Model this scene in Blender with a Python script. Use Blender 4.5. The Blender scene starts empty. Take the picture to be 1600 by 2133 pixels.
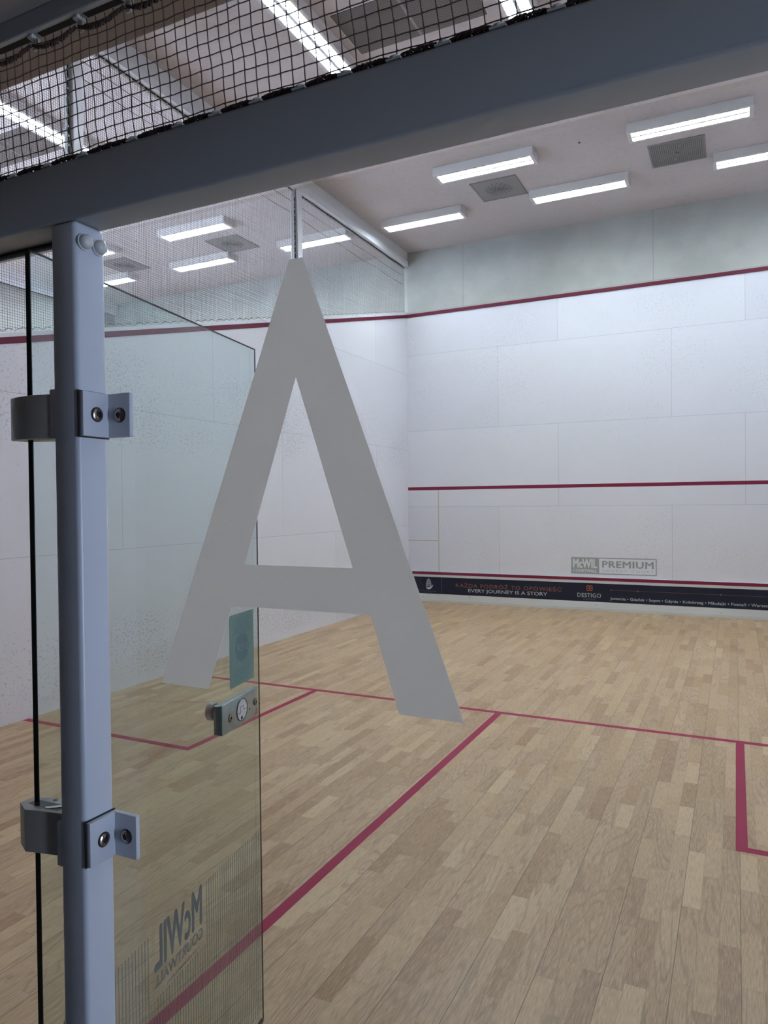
import bpy, bmesh, math, random
from mathutils import Vector, Matrix
random.seed(7)
sc = bpy.context.scene
PI = math.pi

# ---------------------------------------------------------------- camera, world, exposure
cam_d = bpy.data.cameras.new('camera'); cam = bpy.data.objects.new('camera', cam_d)
sc.collection.objects.link(cam); sc.camera = cam
cam_d.sensor_fit = 'HORIZONTAL'; cam_d.sensor_width = 36.0
cam_d.lens = 1500.57 / 1600 * 36.0
cam_d.clip_start = 0.02; cam_d.clip_end = 100
yaw, pitch, roll = 0.45446, -0.01426, -0.01044
f = Vector((-math.sin(yaw)*math.cos(pitch), math.cos(yaw)*math.cos(pitch), math.sin(pitch)))
r = Vector((math.cos(yaw), math.sin(yaw), 0)); u = r.cross(f)
r2 = math.cos(roll)*r + math.sin(roll)*u; u2 = -math.sin(roll)*r + math.cos(roll)*u
M = Matrix((r2, u2, -f)).transposed().to_4x4(); M.translation = Vector((4.7851, -0.9697, 1.60173))
cam.matrix_world = M

sc.view_settings.view_transform = 'Standard'; sc.view_settings.look = 'None'
sc.view_settings.gamma = 1.0; sc.view_settings.use_curve_mapping = False
sc.view_settings.exposure = 2.8
try:
    sc.cycles.use_denoising = True
    sc.cycles.max_bounces = 12; sc.cycles.diffuse_bounces = 6; sc.cycles.glossy_bounces = 4
    sc.cycles.transparent_max_bounces = 24; sc.cycles.transmission_bounces = 8
    sc.cycles.sample_clamp_indirect = 6.0; sc.cycles.caustics_reflective = False
except Exception: pass

LAMP = 14.0          # court tube brightness
DAY = 5.0            # sky strength behind the added window at the corridor end
world = bpy.data.worlds.new('world'); sc.world = world; world.use_nodes = True
bg = world.node_tree.nodes['Background']
bg.inputs[0].default_value = (0.62, 0.76, 1.0, 1); bg.inputs[1].default_value = 1.0 * DAY

# ---------------------------------------------------------------- main numbers (metres)
LEN = 9.726; WID = 6.352; H = 5.62
def side_z(y): return 2.141 + (4.57 - 2.141) * y / LEN     # lower edge of the sloping side line
NX0 = -6.45                                                  # far wall of the next court

# ---------------------------------------------------------------- node helpers
class G:
    def __init__(s, name):
        s.m = bpy.data.materials.new(name); s.m.use_nodes = True
        s.t = s.m.node_tree; s.n = s.t.nodes; s.l = s.t.links
        s.b = s.n['Principled BSDF']; s.o = s.n['Material Output']
    def new(s, k, **kw):
        x = s.n.new(k)
        for a, v in kw.items(): setattr(x, a, v)
        return x
    def put(s, sock, v):
        if hasattr(v, 'is_output'): s.l.new(v, sock)
        else: sock.default_value = v
    def m_(s, op, a, b=None, c=None, clamp=False):
        x = s.new('ShaderNodeMath', operation=op, use_clamp=clamp)
        for i, v in enumerate((a, b, c)):
            if v is not None: s.put(x.inputs[i], v)
        return x.outputs[0]
    def add(s, a, b): return s.m_('ADD', a, b)
    def sub(s, a, b): return s.m_('SUBTRACT', a, b)
    def mul(s, a, b): return s.m_('MULTIPLY', a, b)
    def div(s, a, b): return s.m_('DIVIDE', a, b)
    def floor(s, a): return s.m_('FLOOR', a)
    def frac(s, a): return s.m_('FRACT', a)
    def lt(s, a, b): return s.m_('LESS_THAN', a, b)
    def gt(s, a, b): return s.m_('GREATER_THAN', a, b)
    def mx(s, a, b): return s.m_('MAXIMUM', a, b)
    def mn(s, a, b): return s.m_('MINIMUM', a, b)
    def smooth(s, v, a, b, lo=0.0, hi=1.0):
        x = s.new('ShaderNodeMapRange', interpolation_type='SMOOTHSTEP')
        s.put(x.inputs[0], v); x.inputs[1].default_value = a; x.inputs[2].default_value = b
        x.inputs[3].default_value = lo; x.inputs[4].default_value = hi
        return x.outputs[0]
    def pos(s):
        g = s.new('ShaderNodeNewGeometry'); x = s.new('ShaderNodeSeparateXYZ')
        s.l.new(g.outputs['Position'], x.inputs[0]); return x.outputs[0], x.outputs[1], x.outputs[2]
    def obj(s):
        g = s.new('ShaderNodeTexCoord'); x = s.new('ShaderNodeSeparateXYZ')
        s.l.new(g.outputs['Object'], x.inputs[0]); return x.outputs[0], x.outputs[1], x.outputs[2]
    def vec(s, x, y, z=0.0):
        c = s.new('ShaderNodeCombineXYZ')
        for i, v in enumerate((x, y, z)): s.put(c.inputs[i], v)
        return c.outputs[0]
    def noise(s, v, scale, detail=2.0, rough=0.5, dist=0.0):
        x = s.new('ShaderNodeTexNoise'); s.l.new(v, x.inputs['Vector'])
        x.inputs['Scale'].default_value = scale; x.inputs['Detail'].default_value = detail
        x.inputs['Roughness'].default_value = rough; x.inputs['Distortion'].default_value = dist
        return x.outputs[0]
    def white(s, v):
        x = s.new('ShaderNodeTexWhiteNoise', noise_dimensions='3D'); s.l.new(v, x.inputs[0]); return x.outputs[0]
    def vor(s, v, scale, rand=1.0):
        x = s.new('ShaderNodeTexVoronoi'); s.l.new(v, x.inputs['Vector']); x.inputs['Scale'].default_value = scale
        x.inputs['Randomness'].default_value = rand; return x.outputs[0]
    def mix(s, fac, a, b):
        x = s.new('ShaderNodeMix', data_type='RGBA'); s.put(x.inputs[0], fac)
        s.put(x.inputs[6], a if hasattr(a, 'is_output') else (*a, 1)); s.put(x.inputs[7], b if hasattr(b, 'is_output') else (*b, 1))
        return x.outputs[2]
    def ramp(s, v, stops):
        x = s.new('ShaderNodeValToRGB'); s.l.new(v, x.inputs[0]); e = x.color_ramp.elements
        while len(e) < len(stops): e.new(0.5)
        for q, (p_, c) in zip(e, stops): q.position = p_; q.color = (*c, 1)
        return x.outputs[0]
    def bump(s, h, strength=0.2, dist=0.01):
        x = s.new('ShaderNodeBump'); x.inputs['Strength'].default_value = strength; x.inputs['Distance'].default_value = dist
        s.l.new(h, x.inputs['Height']); s.l.new(x.outputs[0], s.b.inputs['Normal'])
    def col(s, c): s.put(s.b.inputs['Base Color'], c if hasattr(c, 'is_output') else (*c, 1)); return s
    def set(s, rough=0.5, metal=0.0, spec=0.5):
        s.b.inputs['Roughness'].default_value = rough; s.b.inputs['Metallic'].default_value = metal
        s.b.inputs['Specular IOR Level'].default_value = spec; return s

def plain(name, c, rough=0.5, metal=0.0, spec=0.5, var=0.04, scale=30):
    g = G(name); o = g.new('ShaderNodeTexCoord').outputs['Object']
    n = g.noise(o, scale, 3)
    g.col(g.mix(n, tuple(x*(1-var) for x in c), tuple(min(1, x*(1+var)) for x in c))).set(rough, metal, spec)
    return g.m

# ---- wood floor
def wood():
    g = G('court_oak_floor'); x, y, z = g.pos()
    w = 0.0695
    row = g.floor(g.div(x, w))
    r1 = g.white(g.vec(row, 3.1, 0)); r2_ = g.white(g.vec(row, 7.7, 1.0))
    ln = g.add(g.mul(r2_, 0.26), 0.27)
    v = g.add(g.div(y, ln), g.mul(r1, 17.0))
    cell = g.floor(v)
    c = g.white(g.vec(row, cell, 0.5)); c2 = g.white(g.vec(row, cell, 4.5)); c3 = g.white(g.vec(row, cell, 9.5))
    base = g.ramp(c, [(0.0, (0.32, 0.185, 0.082)), (0.12, (0.40, 0.258, 0.124)), (0.45, (0.465, 0.316, 0.172)), (0.88, (0.51, 0.357, 0.202)), (1.0, (0.59, 0.435, 0.25))])
    base = g.mix(g.mul(c2, 0.35), base, (0.41, 0.27, 0.18))
    # grain: long streaks, plus cathedral figure on some strips
    gv = g.vec(g.add(g.mul(x, 1.0), g.mul(c3, 5.0)), g.add(g.mul(y, 0.05), g.mul(c, 9.0)), 0.0)
    gr = g.noise(gv, 330, 3, 0.6)
    gv2 = g.vec(g.add(x, g.mul(c2, 3.0)), g.add(g.mul(y, 0.11), g.mul(c3, 7.0)), 0.0)
    fig = g.frac(g.mul(g.noise(gv2, 9, 1.5, 0.5, 0.3), 14.0))
    fig = g.mul(g.smooth(g.m_('ABSOLUTE', g.sub(fig, 0.5)), 0.28, 0.5), g.gt(c2, 0.45))
    base = g.mix(g.smooth(gr, 0.42, 0.75, 0, 0.5), base, (0.68, 0.52, 0.34))
    base = g.mix(g.smooth(gr, 0.52, 0.25, 0, 0.5), base, (0.21, 0.14, 0.085))
    base = g.mix(g.mul(fig, 0.4), base, (0.24, 0.16, 0.09))
    # joints
    fx = g.frac(g.div(x, w)); fy = g.frac(v)
    strip = g.mx(g.lt(fx, 0.02), g.gt(fx, 0.985)); endj = g.lt(fy, 0.005)
    fb = g.frac(g.div(x, w*3)); board = g.lt(fb, 0.012)
    base = g.mix(g.mul(g.mx(strip, endj), 0.22), base, (0.16, 0.10, 0.06))
    base = g.mix(g.mul(board, 0.75), base, (0.12, 0.08, 0.05))
    # little knots and scuffs
    k = g.lt(g.vor(g.vec(x, y, 0), 2.3), 0.012)
    base = g.mix(g.mul(k, 0.8), base, (0.08, 0.05, 0.03))
    g.col(base).set(0.3, 0, 0.33)
    rg = g.add(0.27, g.mul(g.noise(g.vec(g.mul(x, 2), g.mul(y, .7), 0), 5, 3), 0.16)); g.put(g.b.inputs['Roughness'], rg)
    hgt = g.sub(g.mul(gr, 0.15), g.mul(board, 1.0)); hgt = g.add(hgt, g.mul(g.noise(g.vec(x, g.mul(y, .3), 0), 4, 1), 1.2))
    g.bump(hgt, 0.10, 0.004)
    return g.m

# ---- white court panels (s = running coordinate)
def panel(name, axis, z0, s0, off, marks, msc=26, mk_a=.6, dz=0.0):
    g = G(name); x, y, z = g.pos(); s = x if axis == 'x' else y
    rv = g.div(g.sub(z, z0), 1.22); row = g.floor(rv); par = g.m_('MODULO', g.add(row, 10.0), 2.0)
    uu = g.div(g.sub(g.sub(s, s0), g.mul(par, off)), 2.47)
    cell = g.floor(uu)
    seam = g.mx(g.lt(g.frac(uu), 0.0020), g.lt(g.frac(rv), 0.0040))
    tint = g.white(g.vec(cell, row, 2.0))
    base = g.mix(tint, (0.655, 0.655, 0.715), (0.70, 0.70, 0.75))
    P = g.vec(s, z, 0.0)
    cloud = g.noise(P, 1.3, 3)
    base = g.mix(g.smooth(cloud, 0.3, 0.75, 0, .16), base, (0.62, 0.63, 0.67))
    base = g.mix(g.mul(seam, 0.7), base, (0.36, 0.36, 0.40))
    # ball marks
    P2 = g.vec(s, g.mul(z, 1.15), 3.0)
    n1 = g.noise(P2, msc, 3, 0.6); dens = g.noise(P, 0.9, 2)
    band = None
    for (a, b, c_, d) in marks:
        q = g.mul(g.smooth(z, a, b), g.smooth(z, c_, d, 1, 0))
        band = q if band is None else g.mx(band, q)
    thr = g.sub(0.70-dz, g.mul(band, g.add(0.075, g.mul(g.smooth(dens, .4, .62), 0.06))))
    mk = g.smooth(g.sub(n1, thr), 0.0, 0.035)
    base = g.mix(g.mul(mk, mk_a), base, (0.33, 0.33, 0.37))
    sp = g.lt(g.vor(P2, 9.0), 0.045); sp2 = g.gt(g.white(g.vec(g.floor(g.mul(s, 9.0)), g.floor(g.mul(z, 9.0)), 0)), 0.6)
    base = g.mix(g.mul(g.mul(sp, sp2), 0.45), base, (0.25, 0.25, 0.28))
    g.col(base).set(0.32, 0, 0.4)
    g.bump(g.add(g.mul(g.noise(P, 3, 2), 0.6), g.mul(n1, 0.25)), 0.08, 0.006)
    return g.m

def concrete(name, axis):
    g = G(name); x, y, z = g.pos(); s = x if axis == 'x' else y
    P = g.vec(s, z, 1.0)
    n = g.noise(P, 1.6, 4, .6); n2 = g.noise(g.vec(g.mul(s, .6), z, 5), 28, 3, .6)
    base = g.mix(g.smooth(n, .3, .7), (0.35, 0.355, 0.335), (0.42, 0.425, 0.40))
    sp = g.smooth(n2, .68, .74); base = g.mix(g.mul(sp, .5), base, (0.26, 0.26, 0.25))
    sp = g.lt(g.vor(g.vec(s, g.mul(z, 1.3), 0), 5.0), 0.05); base = g.mix(g.mul(sp, .35), base, (0.2, 0.2, 0.19))
    uu = g.frac(g.div(g.sub(s, 0.959), 2.797)); j = g.lt(uu, .0035)
    base = g.mix(g.mul(j, .55), base, (0.22, 0.22, 0.21))
    g.col(base).set(0.75, 0, 0.3); g.bump(n2, .15, .004)
    return g.m

def ceiling_mat():
    g = G('ceiling_plaster'); x, y, z = g.pos(); P = g.vec(x, y, 0)
    n = g.noise(P, 16, 4, .65); n1 = g.noise(P, .8, 2)
    base = g.mix(g.smooth(n1, .3, .7), (0.50, 0.455, 0.45), (0.545, 0.495, 0.485))
    base = g.mix(g.smooth(n, .56, .64, 0, .35), base, (0.40, 0.36, 0.355))
    base = g.mix(g.smooth(n, .42, .34, 0, .25), base, (0.63, 0.59, 0.58))
    k = g.lt(g.vor(P, 1.1), 0.011); base = g.mix(g.mul(k, .7), base, (0.12, .11, .11))
    g.col(base).set(.85, 0, .25); g.bump(n, .3, .004)
    return g.m

def glass_mat(name, tint, gloss_fac=1.0):
    g = G(name); g.n.remove(g.b)
    fr = g.new('ShaderNodeFresnel'); ge = g.new('ShaderNodeNewGeometry')
    # thin pane: both faces reflect alike (rays pass straight through, so no total internal reflection)
    g.put(fr.inputs[0], g.sub(1.5, g.mul(ge.outputs['Backfacing'], 1.5-1/1.5)))
    tr = g.new('ShaderNodeBsdfTransparent'); tr.inputs[0].default_value = (*tint, 1)
    gl = g.new('ShaderNodeBsdfGlossy'); gl.inputs['Roughness'].default_value = 0.0
    gl.inputs['Color'].default_value = (gloss_fac,)*3 + (1,)
    mx = g.new('ShaderNodeMixShader'); g.l.new(fr.outputs[0], mx.inputs[0])
    g.l.new(tr.outputs[0], mx.inputs[1]); g.l.new(gl.outputs[0], mx.inputs[2]); g.l.new(mx.outputs[0], g.o.inputs[0])
    return g.m

def film_mat(name, c, alpha, trans=0.6, rough=.6):
    """frosted adhesive film: diffuse front, light glowing through from behind, partly clear"""
    g = G(name); g.n.remove(g.b)
    d = g.new('ShaderNodeBsdfDiffuse'); d.inputs[0].default_value = (*c, 1)
    t = g.new('ShaderNodeBsdfTranslucent'); t.inputs[0].default_value = (*c, 1)
    m1 = g.new('ShaderNodeMixShader'); m1.inputs[0].default_value = trans
    g.l.new(d.outputs[0], m1.inputs[1]); g.l.new(t.outputs[0], m1.inputs[2])
    p = g.new('ShaderNodeBsdfTransparent'); p.inputs[0].default_value = (1, 1, 1, 1)
    m2 = g.new('ShaderNodeMixShader'); m2.inputs[0].default_value = alpha
    g.l.new(p.outputs[0], m2.inputs[1]); g.l.new(m1.outputs[0], m2.inputs[2]); g.l.new(m2.outputs[0], g.o.inputs[0])
    return g.m

def emit(name, c, s):
    g = G(name); g.n.remove(g.b); e = g.new('ShaderNodeEmission'); e.inputs[0].default_value = (*c, 1); e.inputs[1].default_value = s
    g.l.new(e.outputs[0], g.o.inputs[0]); return g.m

def perforated():
    g = G('perforated_sheet'); x, y, z = g.obj()
    fx = g.sub(g.frac(g.div(x, .0125)), .5); fy = g.sub(g.frac(g.div(y, .0125)), .5)
    d = g.m_('SQRT', g.add(g.mul(fx, fx), g.mul(fy, fy)))
    g.col(g.mix(g.lt(d, .33), (0.21, 0.185, 0.175), (0.015, 0.013, 0.013))).set(.6, 0, .3); return g.m

MT = dict(
    wood=wood(),
    front=panel('front_wall_panels', 'x', 0.291, 1.52, 0.93-0.02, [(1.6, 3.0, 4.4, 4.57), (0.4, .6, 1.2, 2.0)], 42, .38, -.02),
    side=panel('side_wall_panels', 'y', -0.008, 7.353-2.47*3, 1.235, [(1.9, 2.25, 2.75, 3.3), (0.02, .12, .5, .8)], 44, .5, .034),
    conc=concrete('upper_wall_concrete', 'x'), conc_side=concrete('upper_side_concrete', 'y'),
    ceil=ceiling_mat(),
    red=plain('dark_red_line', (0.20, 0.006, 0.042), .45, var=.08), redout=plain('maroon_out_line', (0.115, 0.004, 0.026), .5, 0, .3, var=.08), redfloor=plain('floor_line_paint', (0.31, 0.014, 0.062), .5, 0, .2, var=.1, scale=60),
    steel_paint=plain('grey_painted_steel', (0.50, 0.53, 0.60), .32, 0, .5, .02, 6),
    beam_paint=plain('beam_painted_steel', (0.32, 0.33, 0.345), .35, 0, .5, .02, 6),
    white_paint=plain('white_painted_metal', (0.62, 0.63, 0.64), .45),
    rail_white=plain('rail_white_paint', (0.66, 0.67, 0.70), .4),
    lamp_body=plain('lamp_housing', (0.60, 0.575, 0.55), .5),
    lamp=emit('lamp_tube_glow', (0.86, 0.95, 1.0), LAMP),
    louvre=plain('lamp_louvre', (0.75, 0.8, 0.85), .3),
    vent=plain('vent_plate', (0.235, 0.22, 0.21), .55), vent_dark=plain('vent_slots', (0.12, .11, .11), .6),
    perf=perforated(),
    net=plain('net_twine', (0.075, 0.05, 0.045), .8), net_far=plain('side_net_twine', (0.10, 0.075, 0.065), .8),
    rope=plain('net_rope', (0.07, 0.045, 0.04), .85, var=.4, scale=200), cord=plain('lacing_cord', (0.16, .15, .14), .8, var=.4, scale=200),
    cordw=plain('white_lacing', (0.5, .5, .48), .7),
    clip=plain('clip_plastic', (0.55, 0.56, 0.56), .35), black=plain('black_rubber', (0.008, 0.008, 0.01), .45), slot=plain('slot_shadow_gap', (0.004, 0.004, 0.005), .8),
    glass=glass_mat('clear_glass', (0.975, 0.985, 0.98), .55), door_glass=glass_mat('door_glass_tint', (0.885, 0.94, 0.935), .8),
    edge=plain('glass_edge_dark', (0.004, 0.014, 0.012), .12, var=.3),
    film=film_mat('frosted_film', (0.84, 0.83, 0.825), 1.0, .84),
    etch=film_mat('etched_grey', (0.36, 0.385, 0.38), 1.0, .4), etch_line=film_mat('etched_line', (0.30, 0.33, 0.30), .7, .3),
    sticker=film_mat('sticker_back', (0.37, 0.52, 0.48), .95, .3), sticker_d=film_mat('sticker_print', (0.30, 0.45, 0.46), .95, .3), sticker_l=film_mat('sticker_print_light', (0.42, 0.58, 0.58), .95, .3),
    alu=plain('brushed_aluminium', (0.55, 0.56, 0.56), .35, .6), alu_d=plain('hinge_grey_metal', (0.34, 0.33, 0.31), .4, .35),
    steel=plain('lock_steel', (0.36, 0.44, 0.43), .2, .55, var=.25, scale=40), screw=plain('screw_steel', (0.35, 0.30, 0.26), .22, 1.0), dial=plain('dial_white', (0.72, .73, .74), .4),
    ink=plain('black_ink', (0.01, .01, .012), .5), navy=plain('navy_banner', (0.006, 0.010, 0.028), .45, 0, .4, .2, 3),
    coral=plain('coral_print', (0.52, 0.10, 0.055), .5), coral2=plain('copper_print', (0.33, 0.10, 0.07), .5), print_w=plain('white_print', (0.52, 0.55, 0.58), .5), print_g=plain('grey_print', (0.16, 0.18, 0.22), .5),
    logo=plain('grey_logo_print', (0.30, 0.32, 0.315), .5, var=.12, scale=60), logo_l=plain('logo_white', (0.66, .67, .68), .5), logo_s=plain('pale_logo_print', (0.42, .43, .43), .5),
    tin=plain('tin_white', (0.60, 0.61, 0.60), .5), tape=plain('old_tape', (0.50, 0.45, 0.36), .7, var=.15, scale=40),
    soffit=plain('soffit_beige', (0.36, 0.31, 0.28), .8, var=.03, scale=3), corridor=plain('corridor_plaster', (0.16, 0.16, 0.17), .8, var=.03, scale=3), corr_floor=plain('corridor_floor', (0.16, 0.16, 0.17), .4),
)

def speckled():
    g = G('tin_foot_white'); x, y, z = g.pos()
    sp = g.lt(g.vor(g.vec(x, g.mul(z, 1.0), 0), 11.0), .085)
    g.col(g.mix(g.mul(sp, .7), (0.58, .59, .57), (0.12, .10, .08))).set(.5, 0, .4); return g.m
MT['foot'] = speckled()

# ---------------------------------------------------------------- mesh helpers
col = sc.collection
class B:
    def __init__(s): s.v = []; s.f = []
    def quad_add(s, vs, fs):
        o = len(s.v); s.v += [tuple(v) for v in vs]; s.f += [tuple(i+o for i in f_) for f_ in fs]; return s
    def box(s, a, b):
        (x0, y0, z0), (x1, y1, z1) = a, b
        vs = [(x0,y0,z0),(x1,y0,z0),(x1,y1,z0),(x0,y1,z0),(x0,y0,z1),(x1,y0,z1),(x1,y1,z1),(x0,y1,z1)]
        return s.quad_add(vs, [(0,3,2,1),(4,5,6,7),(0,1,5,4),(1,2,6,5),(2,3,7,6),(3,0,4,7)])
    def prism(s, poly, z0, z1):
        """poly: (x,y) counter-clockwise"""
        n = len(poly); vs = [(x, y, z0) for x, y in poly] + [(x, y, z1) for x, y in poly]
        fs = [tuple(reversed(range(n))), tuple(range(n, 2*n))] + [(i, (i+1) % n, n+(i+1) % n, n+i) for i in range(n)]
        return s.quad_add(vs, fs)
    def tube(s, pts, rad, sides=6, caps=True):
        pts = [Vector(p) for p in pts]; n = len(pts); rings = []
        t = (pts[1]-pts[0]).normalized(); a = Vector((0, 0, 1)) if abs(t.z) < .9 else Vector((1, 0, 0))
        nrm = t.cross(a).normalized()
        for i, p in enumerate(pts):
            t = (pts[min(i+1, n-1)] - pts[max(i-1, 0)]).normalized()
            nrm = (nrm - t*nrm.dot(t)).normalized(); bn = t.cross(nrm)
            rr = rad[i] if isinstance(rad, (list, tuple)) else rad
            rings.append([p + rr*(math.cos(2*PI*k/sides)*nrm + math.sin(2*PI*k/sides)*bn) for k in range(sides)])
        vs = [v for q in rings for v in q]
        fs = [(i*sides+k, i*sides+(k+1) % sides, (i+1)*sides+(k+1) % sides, (i+1)*sides+k) for i in range(n-1) for k in range(sides)]
        if caps: fs += [tuple(reversed(range(sides))), tuple((n-1)*sides+k for k in range(sides))]
        return s.quad_add(vs, fs)
    def lathe(s, prof, c, axis, seg=32):
        """prof: (radius, height along axis)"""
        ax = Vector(axis).normalized(); a = Vector((0, 0, 1)) if abs(ax.z) < .9 else Vector((1, 0, 0))
        e1 = ax.cross(a).normalized(); e2 = ax.cross(e1); c = Vector(c); vs = []; fs = []
        for (rr, h) in prof:
            for k in range(seg): vs.append(c + ax*h + rr*(math.cos(2*PI*k/seg)*e1 + math.sin(2*PI*k/seg)*e2))
        for i in range(len(prof)-1):
            for k in range(seg): fs.append((i*seg+k, i*seg+(k+1) % seg, (i+1)*seg+(k+1) % seg, (i+1)*seg+k))
        fs.append(tuple(reversed(range(seg)))); fs.append(tuple((len(prof)-1)*seg+k for k in range(seg)))
        return s.quad_add(vs, fs)
    def build(s, name, mat, parent=None, bevel=0, smooth=False, loc=None, seg=2, fix=True):
        me = bpy.data.meshes.new(name); me.from_pydata([tuple(v) for v in s.v], [], s.f); me.update()
        if fix:
            bm = bmesh.new(); bm.from_mesh(me); bmesh.ops.recalc_face_normals(bm, faces=bm.faces)
            if bevel: bmesh.ops.bevel(bm, geom=[e for e in bm.edges if e.calc_face_angle(0) > .5], offset=bevel, segments=seg, profile=.5, affect='EDGES', clamp_overlap=True)
            bm.to_mesh(me); bm.free()
        if smooth:
            for p_ in me.polygons: p_.use_smooth = True
        if bevel or smooth:
            try: me.set_sharp_from_angle(angle=math.radians(35)); [setattr(p_, 'use_smooth', True) for p_ in me.polygons]
            except Exception: pass
        o = bpy.data.objects.new(name, me); col.objects.link(o)
        if isinstance(mat, (list, tuple)):
            for m_ in mat: me.materials.append(m_)
        else: me.materials.append(mat)
        if parent is not None: o.parent = parent
        if loc is not None: o.location = loc
        return o

def tag(o, label=None, cat=None, group=None, kind=None):
    if label: o['label'] = label
    if cat: o['category'] = cat
    if group: o['group'] = group
    if kind: o['kind'] = kind
    return o
def thing(name, label, cat, loc=(0, 0, 0), rz=0, group=None):
    o = bpy.data.objects.new(name, None); col.objects.link(o); o.location = loc; o.rotation_euler = (0, 0, rz)
    o.empty_display_size = .1
    return tag(o, label, cat, group)
def struct(name, b, mat, label, parent=None, **kw):
    o = b.build(name, mat, parent, **kw)
    if parent is None: o['kind'] = 'structure'; o['label'] = label; o['category'] = name.split('_')[0]
    return o
def copy_tree(o, parent=None):
    c = o.copy(); col.objects.link(c)
    if parent is not None: c.parent = parent
    for ch in list(o.children): copy_tree(ch, c)
    return c

def text_mesh(name, body, mat, parent, width=None, height=None, origin=(0, 0, 0), ex=(1, 0, 0), ey=(0, 0, 1), bold=0.0, space=1.0, thick=.0006, align='LEFT', shear=0, word_gap=.28):
    """flat lettering turned into a mesh: lower left corner at origin, along ex, up ey, fitted to width x height"""
    cu = bpy.data.curves.new('t', 'FONT'); cu.body = body; cu.size = 1; cu.offset = 0; cu.space_character = space; cu.resolution_u = 3; cu.align_x = align; cu.shear = shear
    to = bpy.data.objects.new('t', cu); col.objects.link(to)
    bpy.context.view_layer.update()
    me = bpy.data.meshes.new_from_object(to.evaluated_get(bpy.context.evaluated_depsgraph_get()))
    bpy.data.objects.remove(to); bpy.data.curves.remove(cu)
    if bold:
        bb = bmesh.new(); bb.from_mesh(me); base_ = list(bb.faces)
        for kk_, (dx_, dy_) in enumerate(((bold, 0), (-bold, 0), (0, bold*.7), (0, -bold*.7))):
            dp = bmesh.ops.duplicate(bb, geom=base_); 
            for v in [q for q in dp['geom'] if isinstance(q, bmesh.types.BMVert)]: v.co.x += dx_; v.co.y += dy_; v.co.z += .00008*(kk_+1)
        bb.to_mesh(me); bb.free()
    xs = [v.co.x for v in me.vertices]; ys = [v.co.y for v in me.vertices]
    x0, x1, y0, y1 = min(xs), max(xs), min(ys), max(ys)
    sx = width/(x1-x0) if width else None; sy = height/(y1-y0) if height else None
    sx = sx or sy; sy = sy or sx
    ex = Vector(ex).normalized(); ey = Vector(ey).normalized(); n = ex.cross(ey)
    bm = bmesh.new(); bm.from_mesh(me)
    pass
    for v in bm.verts:
        v.co = Vector(origin) + ex*((v.co.x-x0)*sx) + ey*((v.co.y-y0)*sy) + n*(thick + v.co.z)
    gm = bmesh.ops.extrude_face_region(bm, geom=list(bm.faces))
    for v in [q for q in gm['geom'] if isinstance(q, bmesh.types.BMVert)]: v.co -= n*thick*.9
    bmesh.ops.recalc_face_normals(bm, faces=bm.faces)
    m2 = bpy.data.meshes.new(name); bm.to_mesh(m2); bm.free(); bpy.data.meshes.remove(me)
    m2.materials.append(mat)
    # one object per word: islands closer than a letter gap belong together
    bm = bmesh.new(); bm.from_mesh(m2); bm.faces.ensure_lookup_table(); seen = set(); isl = []
    for f_ in bm.faces:
        if f_.index in seen: continue
        st_ = [f_]; seen.add(f_.index); fs_ = []
        while st_:
            q = st_.pop(); fs_.append(q.index)
            for ed in q.edges:
                for g_ in ed.link_faces:
                    if g_.index not in seen: seen.add(g_.index); st_.append(g_)
        cs = [(Vector(v.co)-Vector(origin)).dot(ex) for i_ in fs_ for v in bm.faces[i_].verts]
        isl.append((min(cs), max(cs), fs_))
    isl.sort(key=lambda q: q[0]); gap = word_gap*(y1-y0)*sy; words = []; end = -9
    for a_, b_, fs_ in isl:
        if not words or a_-end > gap: words.append([])
        words[-1] += fs_; end = max(end, b_)
    bm.free(); first = None
    for w_ in words:
        ws = set(w_); b2 = bmesh.new(); b2.from_mesh(m2); b2.faces.ensure_lookup_table()
        bmesh.ops.delete(b2, geom=[q for q in b2.faces if q.index not in ws], context='FACES')
        m3 = bpy.data.meshes.new(name); b2.to_mesh(m3); b2.free(); m3.materials.append(mat)
        o = bpy.data.objects.new(name, m3); col.objects.link(o); o.parent = parent; first = first or o
    return first

# ================================================================ THE ROOM
fl = struct('floor', B().box((NX0, -0.10, -0.08), (WID, LEN+.1, 0)), MT['wood'], 'oak strip floor of the squash court')
struct('floor_corridor', B().box((-3, -3.3, -0.08), (7.75, -0.10, 0)), MT['corr_floor'], 'dark corridor floor outside the court')
struct('ceiling', B().box((NX0, -3.3, H), (WID, LEN+.2, H+.1)), MT['ceil'], 'pinkish grey rough plaster ceiling over the courts')
wf = struct('wall_front', B().box((NX0, LEN, 0), (WID+.1, LEN+.15, 4.595)).build and B().box((NX0, LEN, 0), (WID+.1, LEN+.15, 4.62)), MT['front'], 'white panelled front wall of the squash court')
struct('wall_front_upper', B().box((NX0, LEN+.025, 4.62), (WID+.1, LEN+.15, H)), MT['conc'], 'grey green concrete wall above the red out line')
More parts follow.
